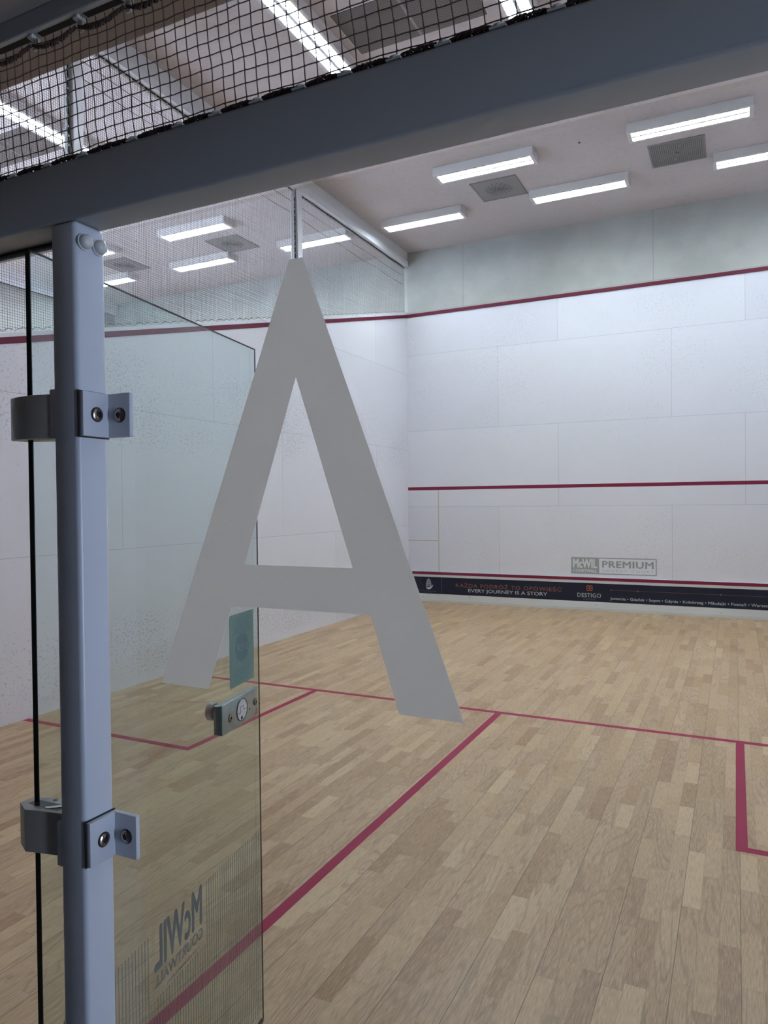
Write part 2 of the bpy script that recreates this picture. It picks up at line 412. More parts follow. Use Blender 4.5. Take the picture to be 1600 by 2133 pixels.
# sloping side wall between the two courts
def side_poly(x0, x1, top=0.085):
    zb, zf = side_z(0)+top, side_z(LEN)+top
    vs = [(x0,0,0),(x1,0,0),(x1,LEN,0),(x0,LEN,0),(x0,0,zb),(x1,0,zb),(x1,LEN,zf),(x0,LEN,zf)]
    return B().quad_add(vs, [(0,3,2,1),(4,5,6,7),(0,1,5,4),(1,2,6,5),(2,3,7,6),(3,0,4,7)])
wl = struct('wall_left', side_poly(-.10, 0), MT['side'], 'white side wall with sloping red line dividing the two courts')
struct('wall_right', B().box((WID, 0, 0), (WID+.12, LEN+.1, H)).box((WID, -3.3, 2.62), (WID+.12, 0, H)), MT['side'], 'white right side wall of the court')
struct('wall_far_left', B().box((NX0-.12, -.1, 0), (NX0, LEN+.1, H)), MT['conc_side'], 'far side wall of the neighbouring court')
struct('wall_back', B().box((-3, -3.4, 0), (7.75, -3.3, 2.5)), MT['corridor'], 'corridor wall behind the viewer')
cw = B().box((7.6, -3.3, 0), (7.75, -.62, 2.5)).box((7.6, -.62, 2.34), (7.75, -.1, 2.5)).box((7.6, -.62, 0), (7.75, -.1, .3)).box((7.6, -.22, .3), (7.75, -.1, 2.34))
struct('wall_corridor_right', cw, MT['corridor'], 'right end wall of the corridor around the added window')
struct('window_added', B().box((7.66, -.62, .3), (7.70, -.22, .34)).box((7.66, -.62, 2.30), (7.70, -.22, 2.34)).box((7.66, -.62, .34), (7.70, -.58, 2.30)).box((7.66, -.26, .34), (7.70, -.22, 2.30)), MT['white_paint'], 'unseen white framed window added at the corridor end to light the post')  # out of view; added and kept narrow so daylight mainly hits the post side
pd = bpy.data.lights.new('added_window_portal', 'AREA'); pd.shape = 'RECTANGLE'; pd.size = .40; pd.size_y = 2.04; pd.cycles.is_portal = True  # sampling portal for the sky through the added window
po = bpy.data.objects.new('added_window_portal', pd); sc.collection.objects.link(po); po.location = (7.72, -.42, 1.32); po.rotation_euler = (PI/2, 0, PI/2)
struct('wall_side_right', B().box((WID+.12, -.10, 0), (7.75, 0, 2.5)), MT['corridor'], 'corridor wall right of the court')
struct('wall_gallery', B().box((NX0, -3.4, 2.5), (WID, -3.3, H)), MT['corridor'], 'back wall above the corridor')
struct('wall_corridor_end', B().box((-3.1, -3.3, 0), (-3, -.1, 2.5)), MT['corridor'], 'left end wall of the corridor')
struct('ceiling_corridor', B().box((NX0, -3.3, 2.485), (7.75, .066, 2.62)), MT['soffit'], 'beige slab edge above the glass back wall')
struct('trim_1', B().box((0, LEN-.012, 4.62), (WID, LEN+.03, 4.643)), MT['alu_d'], 'narrow ledge on top of the front wall panels')

# painted lines (parts of floor / walls)
def line(name, a, b, mat, parent): return B().box(a, b).build(name, mat, parent)
XH, XL, XR, YB, YS = 3.174, 1.561, 4.805, 2.670, 4.251
e = .0008
line('short_line', (0.001, YS, 0), (WID-.001, YS+.05, e), MT['redfloor'], fl)
line('half_court_line', (XH-.025, 0.0, 0), (XH+.025, YS, e), MT['redfloor'], fl)
line('service_box_line', (XL-.025, YB-.025, 0), (XL+.025, YS, e), MT['redfloor'], fl)
line('service_box_line', (0.001, YB-.025, 0), (XL-.025, YB+.025, e), MT['redfloor'], fl)
line('service_box_line', (XR-.025, YB-.025, 0), (XR+.025, YS, e), MT['redfloor'], fl)
line('service_box_line', (XR+.025, YB-.025, 0), (WID-.001, YB+.025, e), MT['redfloor'], fl)
line('out_line', (0, LEN-.014, 4.57), (WID, LEN, 4.62), MT['redout'], wf)
line('service_line', (0, LEN-.001, 1.78), (WID, LEN, 1.83), MT['red'], wf)
line('tape_strip', (.519, LEN-.001, .475), (.534, LEN, 1.78), MT['tape'], wf)
line('tape_strip', (0.0, LEN-.001, .966), (.519, LEN, .979), MT['tape'], wf)
s = side_z
B().quad_add([(0,0,s(0)),(0.006,0,s(0)),(0.006,LEN-.014,s(LEN)),(0,LEN-.014,s(LEN)),(0,0,s(0)+.05),(0.006,0,s(0)+.05),(0.006,LEN-.014,s(LEN)+.05),(0,LEN-.014,s(LEN)+.05)],
    [(0,3,2,1),(4,5,6,7),(0,1,5,4),(1,2,6,5),(2,3,7,6),(3,0,4,7)]).build('side_out_line', MT['redout'], wl)

# manufacturer's mark printed on the front wall
yw = LEN-.0012
lg = B()
for a, b in (((2.61, yw, .522), (3.008, LEN, .762)),): lg.box(a, b)
for a, b in (((3.008, yw, .748), (3.79, LEN, .762)), ((3.008, yw, .522), (3.79, LEN, .536)), ((3.776, yw, .536), (3.79, LEN, .748))): lg.box(a, b)
lo = lg.build('wall_logo', MT['logo'], wf)
text_mesh('lettering', 'McWIL', MT['logo_l'], lo, .345, .135, (2.637, yw, .605), bold=.035)
text_mesh('lettering', 'COURTWALL', MT['logo_l'], lo, .345, .045, (2.637, yw, .545), bold=.03)
text_mesh('lettering', 'PREMIUM', MT['logo'], wf, .70, .10, (3.05, yw, .618), bold=.03, space=1.08)
text_mesh('lettering', 'SQUASH COURT', MT['logo_s'], wf, .70, .035, (3.05, yw, .556), space=1.6)

# ---------------------------------------------------------------- tin with advertising banner
tin = thing('tin_board', 'white board along the foot of the front wall carrying a navy advertising banner', 'board', (0, LEN, 0))
def tb(name, a, b, mat, par=tin): return B().box((a[0], a[1]-LEN, a[2]), (b[0], b[1]-LEN, b[2])).build(name, mat, par)
tb('board', (0.002, LEN-.030, .125), (WID-.002, LEN-.001, .475), MT['tin'])
tb('top_line', (0.002, LEN-.0315, .430), (WID-.002, LEN-.030, .475), MT['red'])
B().quad_add([(.002,-.030,.125),(WID-.002,-.030,.125),(WID-.002,-.045,.04),(.002,-.045,.04),(.002,-.001,.125),(WID-.002,-.001,.125),(WID-.002,-.001,.04),(.002,-.001,.04)],
    [(0,1,2,3),(4,7,6,5),(0,4,5,1),(3,2,6,7),(0,3,7,4),(1,5,6,2)]).build('foot_board', MT['foot'], tin)
tb('foot_rail', (0.002, LEN-.052, 0), (WID-.002, LEN-.001, .040), MT['tin'])
ban = tb('banner', (.075, LEN-.032, .125), (WID-.08, LEN-.030, .392), MT['navy'])
yb_ = -.0321
def bt(body, mat, x0, x1, z0, z1, **kw): return text_mesh('lettering', body, mat, ban, x1-x0, z1-z0, (x0, yb_-.0001, z0), **kw)
bt('KAŻDA PODRÓŻ TO OPOWIEŚĆ', MT['coral2'], .82, 2.475, .248, .325, space=1.15)
bt('EVERY JOURNEY IS A STORY', MT['print_w'], 1.026, 2.261, .160, .228, space=1.0, bold=.005)
bt('DESTIGO', MT['print_w'], 2.704, 3.038, .186, .245, space=1.05)
bt('HOTELS', MT['print_g'], 2.79, 2.958, .148, .168, space=1.3)
bt('HOTEL AMBER PARK', MT['print_g'], .20, .49, .158, .172)
bt('SZCZECIN', MT['print_g'], .29, .41, .138, .148)
bt('Jastarnia • Gdańsk • Sopot • Gdynia • Kołobrzeg • Mikołajki • Poznań • Warszawa • Wrocław', MT['print_w'], 3.165, 5.52, .153, .207, bold=.008)
bl = B()
bl.box((3.175, yb_-.001, .301), (6.0, yb_, .304)); bl.build('route_line', MT['coral2'], ban)
db = B(); db.box((.583, yb_-.001, .127), (.587, yb_, .390)); db.build('divider', MT['print_g'], ban)
for dx in (3.178, 3.54, 4.6): B().lathe([(.010, 0), (.010, .001)], (dx, yb_, .3025), (0, -1, 0), 12).build('route_dot', MT['coral'], ban)
# flower mark: four looped petals
fb = B()
for k in range(4):
    a = PI/4 + k*PI/2; cx, cz = 2.876 + .027*math.cos(a), .318 + .024*math.sin(a)
    pts = [(cx + .021*math.cos(t_), yb_-.001, cz + .018*math.sin(t_)) for t_ in [2*PI*i/14 for i in range(15)]]
    fb.tube(pts, .0065, 5)
fb.build('flower_emblem', MT['coral'], ban)
# sail-like drop mark with stripes over a swoosh
sb = B()
for k in range(8):
    z_ = .245 + k*.0155; t_ = (z_-.235)/.145; hw = .052*math.sqrt(max(0, math.sin(PI*min(1, .42+.6*t_))))*(1-.25*t_)
    if k == 7: hw = .008
    pts = [(.360 - hw + 2*hw*i/6, yb_-.001, z_ + .010*math.sin(PI*i/6)) for i in range(7)]
    sb.tube(pts, .0030, 4)
for (dz, hw) in ((.0, .066), (-.020, .058)):
    pts = [(.372 - hw + 2*hw*i/10, yb_-.001, .232 + dz - .020*math.sin(PI*i/10) + .035*(i/10)**2) for i in range(11)]
    sb.tube(pts, [.002+.007*math.sin(PI*i/10) for i in range(11)], 5)
sb.build('sail_emblem', MT['print_w'], ban)

# ================================================================ LUMINAIRES
def make_lamp(label, rz, x, y, group):
    t = thing('ceiling_light', label, 'lamp', (x, y, H), rz, group)
    w, d, h = .61, .13, .10
    b = B()
    b.box((-w, -d, -.012), (w, d, 0))
    b.box((-w, -d, -h), (w, -.098, -.012)); b.box((-w, .098, -h), (w, d, -.012))
    b.box((-w, -.098, -h), (-.568, .098, -.012)); b.box((.568, -.098, -h), (w, .098, -.012))
    b.build('housing', MT['lamp_body'], t, bevel=.002, seg=1)
    for sy in (-.052, .052):
        B().box((-.566, sy-.036, -h+.006), (.566, sy+.036, -h+.012)).build('tube_diffuser', MT['lamp'], t)
    B().box((-.566, -.015, -h+.001), (.566, .015, -h+.012)).build('reflector', MT['louvre'], t)
    lv = B()
    for k in range(29):
        xx = -.56 + k*.04
        lv.box((xx-.0024, -.097, -h), (xx+.0024, .097, -h+.006))
    for yy in (-.094, -.064, -.040, .040, .064, .094): lv.box((-.566, yy-.0024, -h-.0004), (.566, yy+.0024, -h+.003))
    lv.build('louvre', MT['louvre'], t)
    return t
gA = 'ceiling lights over this court'; gB = 'ceiling lights over the next court'
L0 = make_lamp('right-hand lamp of the nearer crosswise pair, over this court', 0, 4.352, 7.30, gA)
lamps = [
 ('left-hand lamp of the nearer crosswise pair, over this court', 0, 2.118, 7.30, gA),
 ('middle lamp of the farther crosswise row by the front wall', 0, 2.995, 8.455, gA),
 ('left lamp of the farther crosswise row, closest to the net rail', 0, .842, 8.455, gA),
 ('lamp of the farther crosswise row cut by the right picture edge', 0, 5.165, 8.455, gA),
 ('upper lamp seen through the side net right of the post', 0, -2.225, 7.26, gB),
 ('lower lamp seen through the side net, beside square vent', 0, -3.075, 8.44, gB),
 ('lamp behind the side net crossed by the net post', 0, -.935, 8.44, gB),
 ('lamp mostly hidden by the capped steel post, upper one', 0, -4.47, 7.26, gB),
 ('lamp mostly hidden by the capped steel post, lower one', 0, -5.23, 8.44, gB),
 ('long bright lamp above the beam, left of the big grille', PI/2, 1.567, 4.27, gA),
 ('bright lamp end above the beam, right of the big grille', PI/2, 3.235, 4.27, gA),
 ('bright lamp at upper left picture edge, behind both nets', PI/2, -1.712, 4.25, gB),
 ('unseen lamp added for light over the right side of the court', PI/2, 4.90, 4.27, gA),  # out of view, added to give the court more light
]
for (lb, rz, x_, y_, g_) in lamps:
    c = copy_tree(L0); c.location = (x_, y_, H); c.rotation_euler = (0, 0, rz); c['label'] = lb; c['group'] = g_

# ================================================================ VENTS
def make_vent(label, x, y, slats):
    t = thing('ceiling_vent', label, 'vent', (x, y, H))
    w = .30
    fr = B().box((-w, -w, -.012), (w, -w+.02, 0)).box((-w, w-.02, -.012), (w, w, 0)).box((-w, -w+.02, -.012), (-w+.02, w-.02, 0)).box((w-.02, -w+.02, -.012), (w, w-.02, 0))
    fr.build('frame', MT['vent'], t, bevel=.002, seg=1)
    B().box((-w+.02, -w+.02, -.006), (w-.02, w-.02, 0)).build('plate', MT['vent'] if not slats else MT['vent_dark'], t)
    if slats:
        sb_ = B()
        for k in range(27):
            xx = -w+.03 + k*.0208; sb_.box((xx-.0055, -w+.02, -.011), (xx+.0055, w-.02, -.006))
        sb_.build('slats', MT['vent'], t)
        for k in range(8):
            a = k*PI/4+.2; c_, s_ = math.cos(a), math.sin(a); q = B()
            q.quad_add([(c_*.03 - s_*.004, s_*.03 + c_*.004, -.0125), (c_*.03 + s_*.004, s_*.03 - c_*.004, -.0125), (c_*.22 + s_*.006, s_*.22 - c_*.006, -.0125), (c_*.22 - s_*.006, s_*.22 + c_*.006, -.0125),
                        (c_*.03 - s_*.004, s_*.03 + c_*.004, -.0105), (c_*.03 + s_*.004, s_*.03 - c_*.004, -.0105), (c_*.22 + s_*.006, s_*.22 - c_*.006, -.0105), (c_*.22 - s_*.006, s_*.22 + c_*.006, -.0105)],
                       [(0,3,2,1),(4,5,6,7),(0,1,5,4),(1,2,6,5),(2,3,7,6),(3,0,4,7)])
            q.build('blade', MT['vent'], t)
    else:
        for k in range(16):
            a = k*PI/8; q = B(); pts = []
            for i in range(7):
                rr = .045 + .13*i/6; aa = a + .55*i/6; pts.append((rr*math.cos(aa), rr*math.sin(aa), -.0075))
            q.tube(pts, .0045, 4); q.build('swirl_slot', MT['vent_dark'], t)
    B().lathe([(.03, 0), (.026, .006), (.008, .008)], (0, 0, -.008), (0, 0, -1), 20).build('hub', MT['vent_dark'], t)
    return t
make_vent('slatted square vent under the right-hand lamp', 4.19, 8.09, True)
make_vent('plain square vent between the lamps, left of middle lamp', 2.055, 8.09, False)
make_vent('grey square vent seen through side net between two lamps', -2.205, 8.09, False)
make_vent('square vent seen through side net beside the steel post', -4.43, 8.05, False)
def make_grille(label, x0, x1, y0, y1):
    t = thing('return_grille', label, 'grille', ((x0+x1)/2, (y0+y1)/2, H)); w = (x1-x0)/2; d = (y1-y0)/2
    for (a, b) in ((-w, -.012), (.012, w)):
        B().box((a, -d, -.008), (b, d, 0)).build('perforated_panel', MT['perf'], t)
    B().box((-.012, -d, -.010), (.012, d, 0)).build('divider_strip', MT['vent'], t)
    B().box((-w-.01, -d-.01, -.003), (w+.01, -d, 0)).box((-w-.01, d, -.003), (w+.01, d+.01, 0)).box((-w-.01, -d, -.003), (-w, d, 0)).box((w, -d, -.003), (w+.01, d, 0)).build('edge_frame', MT['white_paint'], t)
make_grille('large perforated double grille between bright lamps above the beam', 1.785, 2.955, 4.25, 4.815)
make_grille('perforated double grille behind the nets at left picture edge', -3.15, -1.985, 4.27, 4.80)
for (x_, y_) in ((3.2153, 7.351), (-3.425, 7.321)):
    o = B().lathe([(.012, 0), (.012, .006)], (0, 0, 0), (0, 0, -1), 14).build('ceiling_hook', MT['ink'], None, loc=(x_, y_, H))
    tag(o, 'tiny black fitting on ceiling left of the right-hand lamp' if x_ > 0 else 'tiny dark fitting on the next court ceiling, seen through net', 'fitting')

# ================================================================ SIDE NET OVER THE LEFT WALL
def thread(b, p0, p1, rad, n, amp, ax):
    """one net thread with a little random wander in direction ax (list of vectors)"""
    p0 = Vector(p0); p1 = Vector(p1); pts = []
    ph = random.random()*6
    for i in range(n+1):
        t_ = i/n; p_ = p0.lerp(p1, t_)
        for a, (v_, k) in enumerate(ax): p_ = p_ + Vector(v_)*amp*math.sin(k*t_*PI + ph + a)*math.sin(PI*t_)
        pts.append(p_)
    b.tube(pts, rad, 3, caps=False)
RZ = 5.385
def wtop(y): return side_z(y) + .085
def make_side_net(name, label, x, y0, y1):
    t = thing(name, label, 'net', (x, (y0+y1)/2, wtop((y0+y1)/2)))
    ox = -(y0+y1)/2; oz = -wtop((y0+y1)/2)
    b = B(); c = .0205; y = y0
    while y < y1:
        thread(b, (0, y+ox, wtop(y)+.02+oz), (0, y+ox, RZ+oz), .0015, 5, .003, [((0, 1, 0), 3)]); y += c
    z = wtop(y0)+.03
    while z < RZ:
        ya = y0
        yb2 = min(y1, max(y0, (z-.02-.085-2.141)/(4.57-2.141)*LEN))
        if yb2 > ya+.05: thread(b, (0, ya+ox, z+oz), (0, yb2+ox, z+oz), .0015, 12, .004, [((0, 0, 1), 5), ((1, 0, 0), 2)])
        z += c
    b.build('mesh', MT['net_far'], t, fix=False)
    # scalloped hem laced to the top of the wall
    h = B(); n = int((y1-y0)/.0125); pts = []
    for i in range(n+1):
        y = y0 + (y1-y0)*i/n; pts.append((.004, y+ox, wtop(y)+.006+.024*abs(math.sin(i*PI/9+.3*math.sin(i*.21)))+oz))
    h.tube(pts, .0034, 4); h.build('bottom_hem', MT['cord'], t)
    h2 = B(); pts = []
    for i in range(n+1):
        y = y0 + (y1-y0)*i/n; pts.append((.008, y+ox, wtop(y)+.012+.010*math.sin(i*2.1)+oz))
    h2.tube(pts, .003, 4); h2.build('lacing', MT['cordw'], t)
    # two slack ropes woven along the net
    for dz, sg in ((.13, .004), (.27, .012)):
        r_ = B(); pts = [(-.02, y0+ox+(y1-y0)*i/60, RZ-dz-.012*math.sin(PI*i/60)-sg*abs(math.sin(3*PI*i/60))+oz) for i in range(61)]
        r_.tube(pts, .0028, 5); r_.build('slack_rope', MT['net_far'], t)
    return t
make_side_net('side_net', 'fine brown net between side wall top and ceiling rail, beyond the far post', 0-.02, 6.56, LEN-.02)
make_side_net('side_net', 'fine brown net over side wall between the two white net posts', 0-.02, 3.27, 6.43)
make_side_net('side_net', 'fine brown net over side wall, nearest piece before the first post', 0-.02, 0.3, 3.14)

def dashes(b, p0, p1, step, gap, r_):
    p0 = Vector(p0); p1 = Vector(p1); L_ = (p1-p0).length; d = (p1-p0)/L_; k = 0
    while (k+1)*step < L_:
        a = p0 + d*(k*step+gap/2); c = p0 + d*((k+1)*step-gap/2)
        b.tube([a, c], r_, 4); k += 1
def make_side_rail(x, label, y0=0.1):
    t = thing('net_rail', label, 'rail', (x, LEN/2, RZ))
    o_ = -LEN/2
    B().box((-.045, y0+o_, 0), (.045, LEN-.012+o_, .090)).build('rail_beam', MT['rail_white'], t, bevel=.004, seg=1)
    B().box((-.03, y0+o_, .090), (.03, LEN-.012+o_, H-RZ)).build('ceiling_batten', MT['white_paint'], t)
    B().box((-.055, y0+o_, -.010), (-.020, LEN-.012+o_, 0)).build('lacing_channel', MT['alu_d'], t)
    d = B(); dashes(d, (-.016, y0+o_, -.006), (-.016, LEN-.03+o_, -.006), .075, .022, .0075); d.build('slot_row', MT['slot'], t)
    c = B(); n = 1100; c.tube([(-.014, y0+o_+(LEN-.05-y0)*i/n, -.014-.013*abs(math.sin(i*PI/8.5))) for i in range(n+1)], .0028, 4); c.build('lacing_cord', MT['cord'], t)
make_side_rail(0, 'white ceiling rail with laced edge above the left side wall')
make_side_rail(-6.36, 'white rail above the far side of the next court, behind nets')

def make_net_post(y, label):
    z0 = wtop(y); t = thing('net_post', label, 'post', (0, y, z0)); hh = RZ-z0
    B().box((-.06, -.045, 0), (.045, .055, hh)).build('post', MT['rail_white'], t, bevel=.004, seg=1)
    B().box((-.09, -.075, -.0), (.07, .08, .012)).build('foot_plate', MT['white_paint'], t)
    B().box((-.04, -.062, .012), (.015, -.045, hh)).build('lacing_channel', MT['alu_d'], t)
    d = B(); dashes(d, (.014, -.066, .02), (.014, -.066, hh-.02), .075, .020, .0075); d.build('slot_row', MT['slot'], t)
    c = B(); n = 260; c.tube([(.016, -.070-.016*abs(math.sin(i*PI/8.5)), .02+(hh-.05)*i/n) for i in range(n+1)], .003, 4); c.build('lacing_cord', MT['cord'], t)
make_net_post(6.492, 'white post rising from the side wall behind the top of letter A')
make_net_post(3.205, 'white post behind the near net at upper left')

# ================================================================ BEAM, POST, NEAR NET
BX0, BX1 = 0.02, WID-.01
YF, YR = -.0792, -.012
bm_ = thing('steel_beam', 'grey painted steel beam crossing the picture above the glass wall', 'beam', ((BX0+BX1)/2, (YF+YR)/2, 2.0955))
hx = (BX1-BX0)/2; hy = (YR-YF)/2
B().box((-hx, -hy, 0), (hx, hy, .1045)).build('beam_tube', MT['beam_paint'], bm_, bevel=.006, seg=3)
clipx = [3.51, 3.60, 3.69, 3.779, 3.893, 3.991, 4.065, 4.142, 4.218, 4.294, 4.37, 4.441, 4.516, 4.59, 4.67]
for cx in clipx:
    q = B(); xx = cx-(BX0+BX1)/2
    q.lathe([(.003, 0), (.0095, .002), (.0095, .006), (.005, .009), (.002, .010)], (xx, -.0235, .1045), (0, 0, 1), 14)
    q.box((xx-.011, -.0325, .1045), (xx+.011, -.014, .1075))
    q.build('net_clip', MT['clip'], bm_, smooth=True)

seal = thing('door_seal', 'thin black rubber strip under the beam left of the steel post', 'seal', (2.9, -.010, 2.0955))
B().box((-.9, -.009, -.0055), (.79, .001, 0)).build('rubber_strip', MT['black'], seal)
B().box((-.9, -.003, -.010), (.79, .006, -.0055)).build('profile', MT['alu'], seal)

ps = thing('steel_post', 'pale blue-grey square steel post carrying glass brackets and hinges', 'post', (3.731, (YF+YR)/2, 0))
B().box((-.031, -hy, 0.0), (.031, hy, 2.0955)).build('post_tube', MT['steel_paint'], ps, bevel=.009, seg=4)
for yy in (-.062, -.030):
    q = B(); q.lathe([(.0145, 0), (.0145, .004), (.0125, .0042), (.0125, .009), (.011, .0135), (.007, .0165), (.002, .0175)], (.031, yy-(YF+YR)/2, 2.060), (1, 0, 0), 28)
    q.build('bolt_cap', MT['clip'], ps, smooth=True)

def screw(par, c, ax, rad=.0115, hgt=.004, name='screw'):
    q = B(); q.lathe([(rad, 0), (rad, hgt*.55), (rad*.82, hgt*.95), (rad*.42, hgt*1.05), (rad*.40, hgt*.2), (.0005, hgt*.2)], c, ax, 28)
    o = q.build(name, MT['screw'], par, smooth=True)
    h_ = B(); h_.lathe([(rad*.34, 0), (rad*.34, hgt*1.02-.0004)], c, ax, 6); h_.build('hex_socket', MT['ink'], o)
    w_ = B(); w_.lathe([(rad*1.14, 0), (rad*1.14, hgt*.3)], c, ax, 28); w_.build('washer', MT['ink'], o)
    return o
def glass_bracket(z, label):
    t = thing('glass_bracket', label, 'bracket', (3.762, -.045, z))
    yc = .045
    # L profile: plate on the post side face, flange reaching over the glass
    poly = [(.002, -.078+yc), (.012, -.078+yc), (.012, -.0225+yc), (.063, -.0225+yc), (.063, -.0135+yc), (.002, -.0135+yc)]
    B().prism(poly, -.039, .039).build('l_profile', MT['steel_paint'], t, bevel=.0012, seg=2)
    B().box((0, -.080+yc, -.041), (.002, -.012+yc, .041)).build('gasket', MT['black'], t)
    screw(t, (.012, -.0485+yc, 0), (1, 0, 0)); screw(t, (.040, -.0225+yc, 0), (0, -1, 0))
glass_bracket(1.7605, 'upper angle bracket clamping the glass to the steel post')
glass_bracket(1.0070, 'lower angle bracket clamping the glass to the steel post')

# near net over the beam
nn = thing('back_net', 'coarse brown net stretched from the beam up to the slab edge', 'net', (4.2, -.070, 2.2))
b = B(); c = .0208; x0, x1 = 3.30, 5.4; zt = 2.44
nv = int((x1-x0)/c)
def warp(x, z):
    # slight pull towards the clips, lean of the threads
    k = (z-2.2)/.235
    wv = math.sin(x*26.5)*.0016*(1-k)**2 + math.sin(x*55+1)*.0018*k*k + .0015*math.sin(x*5+z*9) - .0035*math.exp(-((x-3.64)/.05)**2)*(1-k)
    return x - .10*(z-2.33) + .0010*math.sin(z*60+x*7), z + wv
def near_thread(pts): b.tube([(x-4.2, .0006*math.sin(i*1.7), z-2.2) for i, (x, z) in enumerate(pts)], .0009, 5, caps=False)
for i in range(nv+1):
    X = x0 + i*c + random.uniform(-.0007, .0007); near_thread([warp(X, 2.200 + .234*k/14) for k in range(15)])
for j in range(11):
    Z = 2.2155 + j*c + random.uniform(-.0006, .0006)
    near_thread([warp(x0 + (x1-x0)*k/200, Z) for k in range(201)])
b.build('mesh', MT['net'], nn, fix=False)
kn = B()
for i in range(nv+1):
    for j in range(11):
        X, Z = warp(x0+i*c, 2.2155+j*c); kn.tube([(X-4.2-.0015, -.0004, Z-2.2-.001), (X-4.2+.0015, .0004, Z-2.2+.001)], .0015, 4)
kn.build('knots', MT['net'], nn, fix=False)
def hem(name, spans, zf, rad, dens=420):
    h = B()
    for st in range(4):
        for (xa, xb) in spans:
            n = max(6, int((xb-xa)*dens)); pts = []; ph = st*PI/2 + random.random()
            for i in range(n+1):
                t_ = i/n; X = xa+(xb-xa)*t_
                env = .35+.65*math.sin(PI*min(1, max(0, t_)))**.6
                a = X*260+ph
                pts.append((X-4.2, rad*1.6*env*math.sin(a)+random.uniform(-1, 1)*rad*.25, zf(t_)+rad*1.5*env*math.cos(a)+random.uniform(-1, 1)*rad*.3-2.2))
            h.tube(pts, rad*.75, 4)
    return h.build(name, MT['rope'], nn)
hem('bottom_hem', [(a+.008, b_-.010) for a, b_ in zip(clipx[:-1], clipx[1:])], lambda t_: 2.2065, .0024)
topx = [3.418, 3.532, 3.646, 3.761, 3.873, 3.988, 4.103, 4.218, 4.333]
hem('top_hem', [(a+.007, b_+.001) for a, b_ in zip(topx[:-1], topx[1:])], lambda t_: 2.428-.012*math.sin(PI*t_**.8), .0021)

nr = thing('slotted_net_rail', 'slotted metal rail under the slab edge holding the near net', 'rail', (3.9, -.062, 2.450))
B().box((-1.5, -.015, 0), (2.4, .015, .035)).build('rail_body', MT['beam_paint'], nr, bevel=.0015, seg=1)
for a, b_ in zip(topx[:-1], topx[1:]):
    B().box((a+.014-3.9, -.004, -.0006), (b_-.010-3.9, .008, .001)).build('slot', MT['slot'], nr)
for a in topx:
    q = B(); q.box((a-.007-3.9, -.009, -.007), (a+.007-3.9, .010, 0)); q.box((a-.006-3.9, .001, -.024), (a+.006-3.9, .007, -.006))
    q.build('clip', MT['clip'], nr, bevel=.002, seg=2)

# ================================================================ FIXED GLASS WITH LETTER A
gp = thing('window_1', 'large clear glass pane of the court back wall right of the post', 'glass', (3.75, -.006, 0)); gp['kind'] = 'structure'
px1 = WID-.012-3.75
B().box((-.04, -.006, 0.004), (px1, .006, 2.094)).build('pane', MT['glass'], gp)
B().box((-.043, -.0055, 0.004), (-.04, .0055, 2.094)).build('polished_edge', MT['edge'], gp)
yA = -.0068
outer = [(3.8795,1.2885),(3.984,1.2885),(4.0345,1.4325),(4.2945,1.4325),(4.3385,1.2885),(4.4405,1.2885),(4.4405,1.2885),(4.1812,1.983),(4.1560,1.983)]
A = B(); ox, oy = 3.75, -.006
pts = dict(bl=(3.8800,1.2885), bl2=(3.9840,1.2885), ll=(4.0362,1.4325), lr=(4.2935,1.4325), br2=(4.3390,1.2885), br=(4.4404,1.2885), tr=(4.1812,1.983), tl=(4.1560,1.983), hl=(4.0630,1.5015), hr=(4.2640,1.5015), ht=(4.1664,1.799))
k = list(pts); n_ = len(k); idx = {q: i for i, q in enumerate(k)}
f0 = [('bl','bl2','ll','hl'), ('ll','lr','hr','hl'), ('lr','br2','br','hr'), ('br','tr','ht','hr'), ('tr','tl','ht'), ('tl','bl','hl','ht')]
vs = [(pts[q][0]-ox, -.0068, pts[q][1]) for q in k] + [(pts[q][0]-ox, -.0061, pts[q][1]) for q in k]
fs = [tuple(idx[q] for q in f_) for f_ in f0] + [tuple(n_+idx[q] for q in reversed(f_)) for f_ in f0]
rim = ['bl','bl2','ll','lr','br2','br','tr','tl']; hole = ['hl','ht','hr']
for loop in (rim, hole):
    for i in range(len(loop)):
        a, b_ = idx[loop[i]], idx[loop[(i+1) % len(loop)]]; fs.append((a, b_, n_+b_, n_+a))
A.quad_add(vs, fs); la = A.build('letter_decal', MT['film'], None, loc=(3.75, -.006, 0)); tag(la, 'large frosted grey letter A stuck on the glass right of the post', 'decal')

# ================================================================ OPEN GLASS DOOR
A0 = Vector((3.6262, -.063, 0)); B0 = Vector((3.4712, .838, 0)); ang = math.atan2(B0.y-A0.y, B0.x-A0.x); W = (B0-A0).length
door = thing('glass_door', 'open frameless glass door swung into the court, with lock and etched stripes', 'door', (A0.x, A0.y, 0), ang)
# local x along door width, local -y faces the camera side (thickness towards +y)
TH = .010
B().box((.002, 0, .010), (W-.0015, TH, 2.068)).build('pane', MT['door_glass'], door)
B().box((0, 0, .010), (.002, TH, 2.068)).build('hinge_edge', MT['edge'], door)
B().box((W-.0015, 0, .010), (W, .0035, 2.068)).build('free_edge', MT['edge'], door)
B().box((0, 0, 2.068), (W, .0045, 2.0705)).build('top_edge', MT['edge'], door)
B().box((0.02, .001, .002), (W, TH-.001, .010)).build('bottom_edge', MT['edge'], door)
